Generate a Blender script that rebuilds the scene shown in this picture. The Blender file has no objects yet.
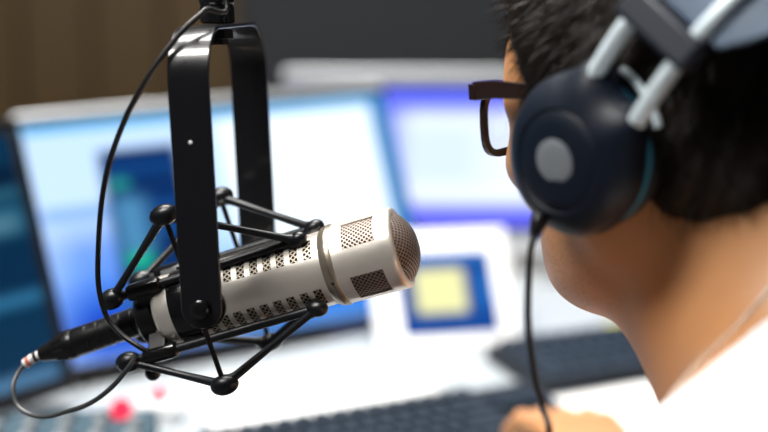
import bpy, bmesh, math, random
import numpy as np
from mathutils import Vector, Matrix
random.seed(4); rng = np.random.default_rng(4)
S = bpy.context.scene
COL = S.collection
V = lambda *a: np.array(a, float)
def nrm(v): v = np.asarray(v, float); return v/np.linalg.norm(v)
R = math.radians

# ------------------------------------------------------------------ camera
FPX = 768*70/36.0
CAM = V(0, 0, 1.26); PITCH = R(13)
cf = V(0, math.cos(PITCH), -math.sin(PITCH)); cu = V(0, math.sin(PITCH), math.cos(PITCH)); cr = V(1, 0, 0)
def P(px, py, d):
    """world point seen in that direction at that depth"""
    return CAM + d*(cf + (px-384)/FPX*cr + (216-py)/FPX*cu)
cam = bpy.data.cameras.new('camera'); cam.lens = 70; cam.sensor_width = 36
cam.dof.use_dof = True; cam.dof.focus_distance = 0.95; cam.dof.aperture_fstop = 2.2
cam.clip_start = .02
co = bpy.data.objects.new('camera', cam); COL.objects.link(co)
co.location = CAM; co.rotation_euler = (R(90)-PITCH, 0, 0)
S.camera = co
S.view_settings.view_transform = 'Standard'; S.view_settings.look = 'None'
S.view_settings.gamma = 1; S.view_settings.exposure = 0.42

# ------------------------------------------------------------------ materials
def lin(c):
    return tuple((x/255/12.92 if x/255 <= .04045 else ((x/255+.055)/1.055)**2.4) for x in c)
class N:
    def __init__(s, name):
        s.m = bpy.data.materials.new(name); s.m.use_nodes = True
        s.t = s.m.node_tree; s.b = s.t.nodes['Principled BSDF']; s.out = s.t.nodes['Material Output']
    def n(s, k, **kw):
        x = s.t.nodes.new(k)
        for a, b in kw.items(): setattr(x, a, b)
        return x
    def l(s, a, b): s.t.links.new(a, b)
    def val(s, sock, v):
        if isinstance(v, (int, float)): sock.default_value = v
        elif isinstance(v, tuple): sock.default_value = v if len(v) == 4 else (*v, 1)
        else: s.l(v, sock)
    def math(s, op, a, b=0.0, c=None, clamp=False):
        x = s.n('ShaderNodeMath', operation=op, use_clamp=clamp)
        s.val(x.inputs[0], a); s.val(x.inputs[1], b)
        if c is not None: s.val(x.inputs[2], c)
        return x.outputs[0]
    def mix(s, f, a, b):
        x = s.n('ShaderNodeMix', data_type='RGBA')
        s.val(x.inputs[0], f); s.val(x.inputs[6], a); s.val(x.inputs[7], b)
        return x.outputs[2]
    def noise(s, scale, coord='Object', detail=3, vec=None, stretch=None):
        v = vec or s.n('ShaderNodeTexCoord').outputs[coord]
        if stretch:
            mp = s.n('ShaderNodeMapping'); mp.inputs['Scale'].default_value = stretch; s.l(v, mp.inputs['Vector']); v = mp.outputs[0]
        x = s.n('ShaderNodeTexNoise'); x.inputs['Scale'].default_value = scale; x.inputs['Detail'].default_value = detail
        s.l(v, x.inputs['Vector']); return x.outputs['Fac']
    def bump(s, h, strength=.2, dist=.001):
        x = s.n('ShaderNodeBump'); x.inputs['Strength'].default_value = strength; x.inputs['Distance'].default_value = dist
        s.l(h, x.inputs['Height']); s.l(x.outputs[0], s.b.inputs['Normal'])
def mat(name, col, rough=.5, metal=0.0, var=.12, scale=60, bump=0.0, bscale=None, stretch=None, spec=.5, coat=0.0):
    k = N(name); b = k.b
    nf = k.noise(scale, stretch=stretch)
    c2 = tuple(max(0, min(1, x*(1-var))) for x in col); c1 = tuple(min(1, x*(1+var)) for x in col)
    k.l(k.mix(nf, c2, c1), b.inputs['Base Color'])
    k.l(k.math('MULTIPLY_ADD', nf, .12, rough-.06, clamp=True), b.inputs['Roughness'])
    b.inputs['Metallic'].default_value = metal
    b.inputs['Specular IOR Level'].default_value = spec
    b.inputs['Coat Weight'].default_value = coat
    if bump: k.bump(k.noise(bscale or scale*4, stretch=stretch), bump)
    return k.m

M = {}
M['black_metal'] = mat('black_satin_metal', (.004, .004, .005), .34, 0, .2, 200, .05, 1500)
M['strap'] = mat('black_satin_strap', (.006, .006, .008), .30, 0, .15, 200, .04, 1200, stretch=(1, 1, .1), coat=.6)
M['rod'] = mat('dark_grey_rod', (.008, .0095, .012), .36, 0, .25, 300, .06, 2000)
M['node'] = mat('dark_rubber_joint', (.005, .006, .008), .32, 0, .25, 300, .08, 2500)
M['gloss_black'] = mat('gloss_black_plastic', (.006, .006, .007), .16, 0, .1, 200)
M['champagne'] = mat('champagne_satin_metal', (.92, .87, .79), .33, .70, .05, 90, .05, 2600)
M['champagne_ring'] = mat('tan_ring_metal', (.40, .35, .28), .35, .8, .1, 200)
M['gold'] = mat('brassy_metal', (.55, .46, .34), .3, 1, .1, 200)
M['silver'] = mat('silver_metal', (.78, .80, .82), .28, 1, .06, 100)
M['screw'] = mat('dark_screw', (.02, .018, .016), .4, .5, .1, 300)
def mesh_mat(name, pitch, hole, wire, bumpd=.0003):
    """woven wire: two sets of round wires crossing on the diagonal of the UV square (UV in metres)"""
    k = N(name)
    uv = k.n('ShaderNodeUVMap').outputs[0]
    sp = k.n('ShaderNodeSeparateXYZ'); k.l(uv, sp.inputs[0])
    a = k.math('ADD', sp.outputs[0], sp.outputs[1]); b = k.math('SUBTRACT', sp.outputs[0], sp.outputs[1])
    w = 2*math.pi/(pitch*1.414)
    sa = k.math('SINE', k.math('MULTIPLY', a, w)); sb = k.math('SINE', k.math('MULTIPLY', b, w))
    h = k.math('MAXIMUM', sa, sb)
    f = k.math('SMOOTHSTEP' if False else 'MULTIPLY_ADD', h, 2.2, -.65, clamp=True)
    k.l(k.mix(f, hole, wire), k.b.inputs['Base Color'])
    k.l(k.math('MULTIPLY', f, .8), k.b.inputs['Metallic'])
    k.l(k.math('MULTIPLY_ADD', f, -.45, .85), k.b.inputs['Roughness'])
    k.bump(h, .5, bumpd)
    return k.m
M['grille'] = mesh_mat('woven_wire_grille', .0023, (.022, .010, .008), (.42, .35, .30))
M['lining'] = mesh_mat('woven_wire_lining', .0023, (.012, .007, .006), (.34, .28, .24))
M['lining_fine'] = mesh_mat('fine_wire_lining', .0027, (.004, .003, .003), (.50, .44, .35))
M['cable'] = mat('black_rubber_cable', (.003, .003, .0035), .42, 0, .2, 100)
M['grey_cable'] = mat('grey_rubber_cable', (.035, .038, .040), .35, 0, .2, 100, .05, 800)
M['connector'] = mat('black_connector_shell', (.005, .005, .0055), .30, 0, .15, 200, .06, 1500)
M['marker_white'] = mat('white_heat_shrink', (.75, .72, .70), .5, 0, .1, 300)
M['marker_red'] = mat('red_heat_shrink', (.60, .14, .08), .5, 0, .2, 300)
M['case_black'] = mat('black_monitor_plastic', (.006, .008, .011), .4, 0, .15, 60, .05, 800)
M['case_silver'] = mat('silver_monitor_plastic', (.40, .42, .44), .38, .3, .05, 60)
M['case_white'] = mat('white_plastic', (.86, .87, .88), .45, 0, .03, 40)
M['desk'] = mat('pale_grey_laminate', (.42, .46, .49), .38, 0, .02, 12, .02, 300)
M['leg_metal'] = mat('grey_painted_metal', (.35, .36, .37), .4, .5, .05, 40)
M['key_case'] = mat('charcoal_keyboard_plastic', (.010, .014, .020), .6, 0, .1, 80, spec=.25)
M['key'] = mat('dark_key_plastic', (.018, .030, .046), .5, 0, .25, 60, spec=.3)
M['paper'] = mat('white_paper', (.88, .88, .87), .8, 0, .02, 30)
M['mixer'] = mat('blue_grey_panel', (.05, .085, .11), .8, 0, .1, 40, spec=.15)
M['mixer_dark'] = mat('dark_slider_slot', (.03, .04, .05), .5, 0, .1, 60)
M['knob_grey'] = mat('grey_knob', (.25, .28, .30), .5, 0, .1, 90)
M['cup'] = mat('midnight_blue_plastic', (.003, .007, .016), .46, 0, .15, 90, .05, 900, spec=.3)
M['cup_inner'] = mat('dark_cup_centre', (.012, .016, .026), .34, 0, .15, 90)
M['cushion'] = mat('black_leatherette', (.014, .020, .030), .45, 0, .2, 150, .3, 500)
M['disc'] = mat('grey_brushed_disc', (.27, .30, .33), .42, .35, .1, 200)
M['cup_rim'] = mat('rim_painted_cyan_light', (.07, .40, .62), .35, 0, .1, 90)  # cyan light falling on the cup's inner frame is put into this colour
M['rodsilver'] = mat('pale_silver_arc', (.66, .76, .82), .32, .15, .05, 150)
M['slider'] = mat('slate_slider', (.008, .013, .026), .5, 0, .15, 120)
M['leather'] = mat('blue_grey_leather', (.055, .10, .17), .5, 0, .15, 120, .25, 600)
M['frame'] = mat('dark_acetate', (.020, .009, .006), .3, 0, .3, 150)
M['chain'] = mat('pale_chain_metal', (.75, .70, .62), .25, 1, .1, 2000, .5, 4000)
M['trousers'] = mat('dark_denim', (.03, .04, .07), .8, 0, .2, 200, .3, 900)
M['shoe'] = mat('dark_shoe_leather', (.02, .018, .016), .5, 0, .2, 90)
M['chairfab'] = mat('charcoal_chair_fabric', (.03, .03, .035), .8, 0, .2, 300, .3, 1200)
M['floor'] = mat('grey_carpet', (.10, .10, .105), .95, 0, .3, 300, .4, 900)
M['ceiling'] = mat('grey_ceiling_paint', (.25, .25, .25), .9, 0, .03, 20)
M['wall_grey'] = mat('charcoal_wall_paint', (.021, .024, .028), .85, 0, .1, 3, .05, 200)
M['wall_pale'] = mat('dark_studio_wall_paint', (.06, .065, .07), .9, 0, .03, 3)
M['yellow'] = mat('yellow_sticker', (.75, .70, .10), .6, 0, .1, 60)
# wood
k = N('brown_wood_veneer')
nz = k.noise(5, stretch=(6, 6, .35), detail=5)
k.l(k.mix(nz, (.044, .024, .005), (.078, .044, .011)), k.b.inputs['Base Color']); k.b.inputs['Roughness'].default_value = .6
M['wood'] = k.m
# skin
k = N('warm_skin')
nf = k.noise(30, detail=4); n2 = k.noise(900, detail=2)
base = k.mix(nf, (.50, .232, .094), (.59, .288, .124))
tc = k.n('ShaderNodeTexCoord').outputs['Object']
vm = k.n('ShaderNodeVectorMath', operation='DISTANCE'); k.l(tc, vm.inputs[0]); SKIN_CHIN = vm.inputs[1]
msk = k.math('MULTIPLY_ADD', vm.outputs['Value'], -22.0, 2.0, clamp=True)
spk = k.n('ShaderNodeTexVoronoi'); spk.inputs['Scale'].default_value = 620; k.l(tc, spk.inputs['Vector'])
dots = k.math('MULTIPLY', k.math('LESS_THAN', spk.outputs['Distance'], .30), k.math('MULTIPLY', msk, .55))
k.l(k.mix(dots, base, (.05, .03, .022)), k.b.inputs['Base Color'])
k.b.inputs['Roughness'].default_value = .48
k.b.inputs['Subsurface Weight'].default_value = .12; k.b.inputs['Subsurface Radius'].default_value = (.009, .004, .002); k.b.inputs['Subsurface Scale'].default_value = .6
k.bump(n2, .12, .0006)
M['skin'] = k.m
# hair
k = N('near_black_hair')
nf = k.noise(500, detail=2)
k.l(k.mix(nf, (.0015, .001, .0008), (.014, .009, .006)), k.b.inputs['Base Color']); k.b.inputs['Roughness'].default_value = .42
k.b.inputs['Specular IOR Level'].default_value = .16
M['hair'] = k.m
# shirt
k = N('white_cotton_jersey')
nf = k.noise(400, detail=2); k.l(k.mix(nf, (.84, .84, .85), (.90, .90, .90)), k.b.inputs['Base Color']); k.b.inputs['Roughness'].default_value = .9
k.bump(nf, .3, .0006); M['shirt'] = k.m
# lens
k = N('clear_lens'); k.b.inputs['Transmission Weight'].default_value = 1; k.b.inputs['Roughness'].default_value = .01; k.b.inputs['IOR'].default_value = 1.45
k.l(k.mix(k.noise(20), (.95, .97, 1), (.97, .98, 1)), k.b.inputs['Base Color']); M['lens'] = k.m
def glow(name, col, strength):
    k = N(name); e = k.n('ShaderNodeEmission'); e.inputs[1].default_value = strength
    k.l(k.mix(k.noise(40), tuple(x*.96 for x in col), col), e.inputs[0]); k.l(e.outputs[0], k.out.inputs[0]); return k.m
M['ceil_glow'] = glow('ceiling_light_diffuser', (1, .97, .93), 8)
M['red'] = glow('lit_red_button', lin((255, 60, 90)), 1.0)
M['red_off'] = mat('red_reflection_plastic', (.75, .10, .14), .4, 0, .1, 90)
def screen_mat(name, base, layers, strength=1.0):
    """what is shown on a screen: soft rectangles (u0,v0,u1,v1, colour, softness, [opacity])"""
    k = N(name); uv = k.n('ShaderNodeUVMap').outputs[0]
    sp = k.n('ShaderNodeSeparateXYZ'); k.l(uv, sp.inputs[0]); u, v = sp.outputs[0], sp.outputs[1]
    col = k.mix(0.0, lin(base), lin(base))
    for L in layers:
        u0, v0, u1, v1, c, s = L[:6]; op = L[6] if len(L) > 6 else 1.0
        def edge(x, e, sgn):
            return k.math('MULTIPLY_ADD', x, sgn/s, .5 - sgn*e/s, clamp=True)
        f = k.math('MULTIPLY', k.math('MULTIPLY', edge(u, u0, 1), edge(u, u1, -1)), k.math('MULTIPLY', edge(v, v0, 1), edge(v, v1, -1)))
        if op != 1: f = k.math('MULTIPLY', f, op)
        col = k.mix(f, col, lin(c))
    e = k.n('ShaderNodeEmission'); e.inputs[1].default_value = strength; k.l(col, e.inputs[0])
    g = k.n('ShaderNodeBsdfGlossy'); g.inputs['Roughness'].default_value = .25; g.inputs['Color'].default_value = (.03, .03, .03, 1)
    ad = k.n('ShaderNodeAddShader'); k.l(e.outputs[0], ad.inputs[0]); k.l(g.outputs[0], ad.inputs[1]); k.l(ad.outputs[0], k.out.inputs[0])
    return k.m

# ------------------------------------------------------------------ mesh helpers (all take world coordinates)
ROOTLOC = {}
EX, EY, EZ = V(1, 0, 0), V(0, 1, 0), V(0, 0, 1)
class MB:
    def __init__(s): s.v = []; s.f = []; s.uv = {}; s.mi = []
    def add(s, vs, fs):
        o = len(s.v); s.v += [tuple(map(float, x)) for x in vs]; s.f += [tuple(i+o for i in f) for f in fs]; return o
    def tube(s, pts, r, n=12, caps=True):
        pts = [np.asarray(p, float) for p in pts]; m = len(pts)
        rr = r if hasattr(r, '__len__') else [r]*m
        T = [nrm(pts[min(i+1, m-1)]-pts[max(i-1, 0)]) for i in range(m)]
        a = np.cross(T[0], V(0, 0, 1)); a = nrm(a) if np.linalg.norm(a) > 1e-3 else V(1, 0, 0)
        vs = []
        for i in range(m):
            a = nrm(a - T[i]*np.dot(a, T[i])); b = np.cross(T[i], a)
            for j in range(n):
                t = 2*math.pi*j/n; vs.append(pts[i] + rr[i]*(math.cos(t)*a + math.sin(t)*b))
        fs = [(i*n+j, i*n+(j+1) % n, (i+1)*n+(j+1) % n, (i+1)*n+j) for i in range(m-1) for j in range(n)]
        if caps: fs += [tuple(range(n))[::-1], tuple((m-1)*n+j for j in range(n))]
        s.add(vs, fs); return s
    def lathe(s, o, ax, prof, n=48, x=None, closed=False):
        """prof: list of (distance along ax, radius)"""
        ax = nrm(ax); x = nrm((np.cross(ax, EZ) if abs(ax[2]) < .99 else V(1, 0, 0)) if x is None else x - ax*np.dot(x, ax)); y = np.cross(ax, x)
        vs = []
        for (t, r) in prof:
            for j in range(n):
                q = 2*math.pi*j/n; vs.append(o + t*ax + r*(math.cos(q)*x + math.sin(q)*y))
        m = len(prof)
        rng_ = range(m) if closed else range(m-1)
        fs = [(i*n+j, i*n+(j+1) % n, ((i+1) % m)*n+(j+1) % n, ((i+1) % m)*n+j) for i in rng_ for j in range(n)]
        if not closed: fs += [tuple(range(n))[::-1], tuple((m-1)*n+j for j in range(n))]
        s.add(vs, fs); return s
    def box(s, c, ex, ey, ez, hx, hy, hz):
        vs = [c + i*hx*ex + j*hy*ey + k*hz*ez for i in (-1, 1) for j in (-1, 1) for k in (-1, 1)]
        s.add(vs, [(0, 1, 3, 2), (4, 6, 7, 5), (0, 4, 5, 1), (2, 3, 7, 6), (0, 2, 6, 4), (1, 5, 7, 3)]); return s
    def ball(s, c, rx, ax=V(0, 0, 1), ra=None, n=20, m=14):
        ra = ra or rx; prof = [(-ra*math.cos(math.pi*i/m), max(1e-5, rx*math.sin(math.pi*i/m))) for i in range(m+1)]
        return s.lathe(c, ax, prof, n)
    def build(s, name, m, parent=None, smooth=35, bevel=0, bseg=2, sub=0):
        off = ROOTLOC[parent.name] if parent else V(0, 0, 0)
        me = bpy.data.meshes.new(name)
        me.from_pydata([tuple(np.array(v)-off) for v in s.v], [], s.f)
        bm = bmesh.new(); bm.from_mesh(me); bmesh.ops.recalc_face_normals(bm, faces=bm.faces); bm.to_mesh(me); bm.free()
        o = bpy.data.objects.new(name, me); COL.objects.link(o)
        me.materials.append(m)
        if parent: o.parent = parent; ROOTLOC[o.name] = off
        if smooth:
            for p in me.polygons: p.use_smooth = True
            me.set_sharp_from_angle(angle=R(smooth))
        if bevel:
            b = o.modifiers.new('bevel', 'BEVEL'); b.width = bevel; b.segments = bseg; b.limit_method = 'ANGLE'; b.angle_limit = R(40)
        if sub:
            b = o.modifiers.new('sub', 'SUBSURF'); b.levels = sub; b.render_levels = sub
        return o
def catmull(pts, n=10):
    pts = [np.asarray(p, float) for p in pts]; q = [2*pts[0]-pts[1]] + pts + [2*pts[-1]-pts[-2]]; out = []
    for i in range(1, len(q)-2):
        a, b, c, d = q[i-1], q[i], q[i+1], q[i+2]
        for j in range(n):
            t = j/n; out.append(.5*((2*b) + (c-a)*t + (2*a-5*b+4*c-d)*t*t + (-a+3*b-3*c+d)*t**3))
    out.append(pts[-1]); return out
def thing(name, label, cat, loc, group=None):
    o = bpy.data.objects.new(name, None); COL.objects.link(o); o.location = tuple(loc); o.empty_display_size = .05
    ROOTLOC[o.name] = np.asarray(loc, float)
    tag(o, label, cat, group); return o
def tag(o, label, cat, group=None):
    o['label'] = label; o['category'] = cat
    if group: o['group'] = group
    return o
def struct(o): o['kind'] = 'structure'; return o
EX, EY, EZ = V(1, 0, 0), V(0, 1, 0), V(0, 0, 1)
def aabb(lo, hi):
    lo, hi = V(*lo), V(*hi); return MB().box((lo+hi)/2, EX, EY, EZ, *((hi-lo)/2))

# ------------------------------------------------------------------ room
X0, X1, Y0, Y1, ZC = -2.4, 2.4, -1.8, 3.3, 2.65
struct(aabb((X0-.1, Y0-.1, -.06), (X1+.1, Y1+.1, 0)).build('floor', M['floor'], smooth=0))
struct(aabb((X0-.1, Y0-.1, ZC), (X1+.1, Y1+.1, ZC+.06)).build('ceiling', M['ceiling'], smooth=0))
struct(aabb((X0-.1, Y1, 0), (X1+.1, Y1+.1, ZC)).build('wall_back', M['wall_grey'], smooth=0))
struct(aabb((X0-.1, Y0-.1, 0), (X1+.1, Y0, ZC)).build('wall_front', M['wall_pale'], smooth=0))
struct(aabb((X0-.1, Y0, 0), (X0, Y1, ZC)).build('wall_left', M['wall_pale'], smooth=0))
struct(aabb((X1, Y0, 0), (X1+.1, Y1, ZC)).build('wall_right', M['wall_pale'], smooth=0))
pan = MB()
xx = X0+.002
while xx < -.34:
    w = min(.16, -.30-xx)
    pan.box(V(xx+w/2, Y1-.018, 1.32), EX, EY, EZ, w/2-.004, .016, 1.318); xx += .16
tag(pan.build('wood_wall_panel', M['wood'], bevel=.004), 'brown wood panelling on the left part of the back wall', 'wall panel')
def ceiling_light(x, y, sx, sy, power, label, col=(1, .97, .93)):
    t = thing('ceiling_light', label, 'ceiling light', (x, y, ZC), 'ceiling lights')
    f = MB()
    for (a, b, c, d) in ((-sx, -sy, sx, -sy+.03), (-sx, sy-.03, sx, sy), (-sx, -sy, -sx+.03, sy), (sx-.03, -sy, sx, sy)):
        f.box(V(x+(a+c)/2, y+(b+d)/2, ZC-.02), EX, EY, EZ, (c-a)/2, (d-b)/2, .02)
    f.build('light_frame', M['case_white'], t, smooth=0)
    aabb((x-sx+.03, y-sy+.03, ZC-.02), (x+sx-.03, y+sy-.03, ZC-.001)).build('diffuser', M['ceil_glow'], t, smooth=0)
    L = bpy.data.lights.new('panel_light', 'AREA'); L.shape = 'RECTANGLE'; L.size = 2*sx-.06; L.size_y = 2*sy-.06; L.energy = power; L.color = col
    lo = bpy.data.objects.new('panel_light', L); COL.objects.link(lo); lo.location = (0, 0, -.045); lo.parent = t
ceiling_light(-.25, 1.60, .6, .45, 36, 'white rectangular ceiling light panel over the desk')
ceiling_light(-.85, .38, .5, .25, 31, 'white rectangular ceiling light panel nearer the camera side of the room')

# ------------------------------------------------------------------ desk
ZD = .74
desk = thing('desk', 'pale grey laminate desk under the keyboards and monitors', 'desk', (0, 1.6, 0))
aabb((-1.3, 1.06, ZD-.03), (1.2, 2.2, ZD)).build('desk_top', M['desk'], desk, bevel=.004)
for x in (-1.2, 1.1):
    for y in (1.16, 2.1): aabb((x-.025, y-.025, 0), (x+.025, y+.025, ZD-.0305)).build('leg', M['leg_metal'], desk, bevel=.004)

# ------------------------------------------------------------------ monitors
def monitor(name, label, bc, yaw, tilt, W, H, smat, casem, bez=.012, topband=.0, chin=.018, stand=True, depth=.028, group='monitors on the desk', standm='case_black'):
    """bc: middle of the lower front edge"""
    bc = V(*bc); w = V(math.cos(yaw), math.sin(yaw), 0); n = V(math.sin(yaw), -math.cos(yaw), 0)
    up = math.cos(tilt)*EZ - math.sin(tilt)*n; nn = np.cross(w, up); nn = nn if np.dot(nn, n) > 0 else -nn
    foot = bc - nn*.07; t = thing(name, label, 'monitor', (foot[0], foot[1], ZD), group)
    c = bc + up*H/2
    MB().box(c - nn*(depth/2+.002), w, up, nn, W/2, H/2, depth/2).build('casing', casem, t, bevel=.006, bseg=3)
    casing = COL.objects[-1]
    b = MB()
    for (x0, x1, y0, y1) in ((-W/2, W/2, H/2-bez, H/2), (-W/2, W/2, -H/2, -H/2+chin), (-W/2, -W/2+bez, -H/2+chin, H/2-bez), (W/2-bez, W/2, -H/2+chin, H/2-bez)):
        b.box(c + w*(x0+x1)/2 + up*(y0+y1)/2, w, up, nn, (x1-x0)/2, (y1-y0)/2, .004)
    b.build('bezel', M['case_black'], casing, bevel=.0015)
    if topband:
        MB().box(c + up*(H/2+topband/2) - nn*(depth/2), w, up, nn, W/2, topband/2, depth/2+.004).build('top_rim', M['case_silver'], casing, bevel=.004, bseg=3)
    a, d, e, f = -W/2+bez, W/2-bez, -H/2+chin, H/2-bez
    me = bpy.data.meshes.new('screen')
    pts = [c + w*x + up*y + nn*.0015 for (x, y) in ((a, e), (d, e), (d, f), (a, f))]
    me.from_pydata([tuple(p-ROOTLOC[t.name]) for p in pts], [], [(0, 1, 2, 3)])
    u = me.uv_layers.new(name='UVMap')
    for i, q in enumerate(((0, 0), (1, 0), (1, 1), (0, 1))): u.data[i].uv = q
    me.materials.append(smat); o = bpy.data.objects.new('screen', me); COL.objects.link(o); o.parent = t
    back = c - nn*(depth+.004)
    neck_top = back - up*H*.1
    base = V(neck_top[0]-n[0]*.03, neck_top[1]-n[1]*.03, ZD)
    MB().tube([neck_top, neck_top - n*.03, V(base[0], base[1], ZD+.012)], .016, 12).build('stand_neck', M[standm], t)
    MB().box(base + EZ*.0065, w, -n, EZ, .11, .07, .006).build('stand_base', M[standm], t, bevel=.004)
    return t
scrC = screen_mat('centre_screen_image', (188, 216, 250), [
    (0, 0, 1, .36, (90, 165, 240), .25),
    (0, 0, .30, .55, (60, 120, 225), .18, .75),
    (0, 0, .42, .26, (14, 60, 185), .2),
    (.0, .60, .22, .64, (50, 125, 225), .06, .8),
    (.175, .08, .385, .87, (6, 42, 92), .03),
    (.18, .76, .38, .80, (12, 60, 118), .02),
    (.19, .70, .24, .74, (40, 150, 140), .03, .9), (.19, .42, .27, .66, (90, 160, 205), .06, .6), (.20, .36, .26, .42, (30, 190, 150), .04, .9),
    (.18, .16, .30, .32, (70, 130, 200), .06, .5), (.28, .5, .38, .52, (30, 90, 160), .03), (.28, .60, .38, .62, (26, 80, 150), .03),
    (.50, .30, .97, .955, (232, 246, 255), .03),
    (.55, .62, .80, .64, (205, 228, 250), .03),
    (.46, 0, 1, .17, (24, 110, 205), .10),
    (0, .965, 1, 1, (40, 165, 225), .03),
    (.955, 0, 1, 1, (12, 120, 185), .02)], 1.0)  # last strip paints the bezel's teal reflection into the screen image
scrL = screen_mat('left_screen_image', (10, 62, 98), [
    (0, .60, 1, .72, (48, 120, 155), .06, .8), (.55, .75, 1, .79, (70, 140, 170), .05, .6), (0, .32, 1, .37, (60, 140, 190), .05, .9), (0, .0, 1, .05, (110, 170, 220), .06, .9),
    (.0, .38, 1, .58, (6, 50, 90), .04, .6), (.85, .62, .97, .68, (110, 165, 190), .05, .7), (0, .80, 1, .88, (8, 40, 70), .04)], .5)
scrR = screen_mat('rear_screen_image', (88, 108, 250), [
    (0, .88, 1, 1, (95, 105, 240), .1), (.30, .16, 1, .84, (226, 236, 255), .10), (.3, .3, .55, .75, (120, 170, 255), .15, .3), (0, 0, 1, .12, (96, 96, 232), .1)], 1.0)
monitor('monitor', 'monitor with a silver top rim behind the microphone, showing a pale blue page', (-.1365, 1.575, .7575), .5648, .418, .457, .2817-.014, scrC, M['case_black'], topband=.011, bez=.005, chin=.006)
monitor('monitor', 'dark blue screened monitor at the left edge, in front of the pale one', (-.304-.22*math.cos(R(50)), 1.40-.22*math.sin(R(50)), .762), R(50), R(16), .44, .272, scrL, M['case_black'], bez=.014, chin=.016)
monitor('monitor', 'rear monitor with a violet blue screen and white window, partly behind the head', (.11, 1.86, .806), R(-1), R(12), .48, .194, scrR, M['case_black'], bez=.008, topband=.018, chin=.010, standm='case_white')

# touch panel
def touch_panel():
    bl, br = V(-.004, 1.550, ZD), V(.157, 1.582, ZD)
    w = nrm(br-bl); n = V(w[1], -w[0], 0); tilt = R(38); W = np.linalg.norm(br-bl); H = .148
    up = math.cos(tilt)*EZ - math.sin(tilt)*n; nn = nrm(np.cross(w, up)); nn = nn if nn[1] < 0 else -nn
    mid = (bl+br)/2; t = thing('touch_panel', 'white desktop touch panel with a blue screen showing a yellow square', 'touch panel', mid)
    o = MB()
    lo = mid + nn*.0; th = .02
    c = mid + up*H/2 + EZ*.006
    o.box(c - nn*th/2, w, up, nn, W/2, H/2, th/2)
    o.build('casing', M['case_white'], t, bevel=.005, bseg=3)
    # wedge foot
    g = MB(); a0 = mid - w*W*.42; a1 = mid + w*W*.42
    q = []
    for a in (a0, a1): q += [a + EZ*.0005, a - n*.095 + EZ*.0005, a - n*.078 + EZ*.072, a + EZ*.014 - n*.006]
    g.add(q, [(0, 1, 2, 3), (4, 7, 6, 5), (0, 4, 5, 1), (1, 5, 6, 2), (2, 6, 7, 3), (3, 7, 4, 0)]); g.build('foot', M['case_white'], t, bevel=.003)
    sm = screen_mat('touch_panel_image', (10, 66, 140), [(.17, .26, .70, .80, (226, 224, 165), .08), (.0, .9, 1, 1, (40, 110, 190), .04), (.85, .3, .97, .75, (40, 120, 200), .04, .6)], 1.0)
    me = bpy.data.meshes.new('screen'); x0, x1, y0, y1 = -W/2+.030, W/2-.026, -H/2+.020, H/2-.030
    pts = [c + w*x + up*y + nn*.0008 for (x, y) in ((x0, y0), (x1, y0), (x1, y1), (x0, y1))]
    me.from_pydata([tuple(p-ROOTLOC[t.name]) for p in pts], [], [(0, 1, 2, 3)]); u = me.uv_layers.new(name='UVMap')
    for i, qq in enumerate(((0, 0), (1, 0), (1, 1), (0, 1))): u.data[i].uv = qq
    me.materials.append(sm); s = bpy.data.objects.new('screen', me); COL.objects.link(s); s.parent = t
touch_panel()

# keyboards
def keyboard(label, tr, ang, L=.44, D=.135):
    """tr: back right corner"""
    w = V(math.cos(ang), math.sin(ang), 0); b = V(-math.sin(ang), math.cos(ang), 0)
    c = V(tr[0], tr[1], ZD) - w*L/2 - b*D/2
    t = thing('keyboard', label, 'keyboard', c, 'computer keyboards')
    g = MB(); q = []
    for x in (-L/2, L/2):
        a = c + w*x; q += [a - b*D/2 + EZ*.001, a + b*D/2 + EZ*.001, a + b*D/2 + EZ*.020, a - b*D/2 + EZ*.011]
    g.add(q, [(0, 1, 2, 3), (4, 7, 6, 5), (0, 4, 5, 1), (1, 5, 6, 2), (2, 6, 7, 3), (3, 7, 4, 0)]); g.build('case', M['key_case'], t, bevel=.003)
    protos = {}
    up = nrm(np.cross(w, b*D + EZ*.009))
    rows = [[1]*15, [1]*13+[2], [1.5]+[1]*12+[1.5], [1.75]+[1]*11+[2.25], [2.25]+[1]*10+[2.75], [1.3]*3+[6.2]+[1.3]*3+[1]]
    pitch = .0187; x_off = -L/2+.012
    cb = nrm(b*D + EZ*.009)
    def key(x, y, wd):
        kk = round(wd, 2)
        if kk not in protos:
            g = MB(); hx = pitch*wd/2-.0012; hy = pitch/2-.0012; q = []
            for (s_, z) in ((1, 0), (.86, .007)):
                hx2 = hx-(1-s_)*.012; hy2 = hy*s_
                q += [w*i*hx2 + cb*j*hy2 + up*z for (i, j) in ((-1, -1), (1, -1), (1, 1), (-1, 1))]
            me = bpy.data.meshes.new('key'); me.from_pydata([tuple(v) for v in q], [], [(3, 2, 1, 0), (4, 5, 6, 7), (0, 1, 5, 4), (1, 2, 6, 5), (2, 3, 7, 6), (3, 0, 4, 7)])
            me.materials.append(M['key']); protos[kk] = me
        o = bpy.data.objects.new('key', protos[kk]); COL.objects.link(o); o.parent = t
        frac = (y+D/2)/D
        o.location = tuple(w*x + b*y + EZ*(.0112+.009*frac))
    for r_, row in enumerate(rows):
        y = D/2-.013-r_*pitch-(.004 if r_ else 0); x = x_off
        for wd in row: key(x+pitch*wd/2, y, wd); x += pitch*wd
    for r_ in range(5):
        y = D/2-.013-(r_+1)*pitch-.004
        for q_ in range(6):
            if (r_ in (2, 3) and q_ < 2) : continue
            x = x_off + 15.35*pitch + q_*pitch + (.006 if q_ > 2 else 0)
            if x+pitch < L/2-.002: key(x+pitch/2, y, 1)
    return t, c, w, b
keyboard('dark keyboard nearest the camera with a hand on its right end', (.145, 1.432), R(26), .365)
kt, kc, kw, kb_ = keyboard('dark keyboard behind the other one, its right end hidden by the neck', (.110+.44*math.cos(R(22)), 1.550+.44*math.sin(R(22))), R(22), .44, .127)
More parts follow.
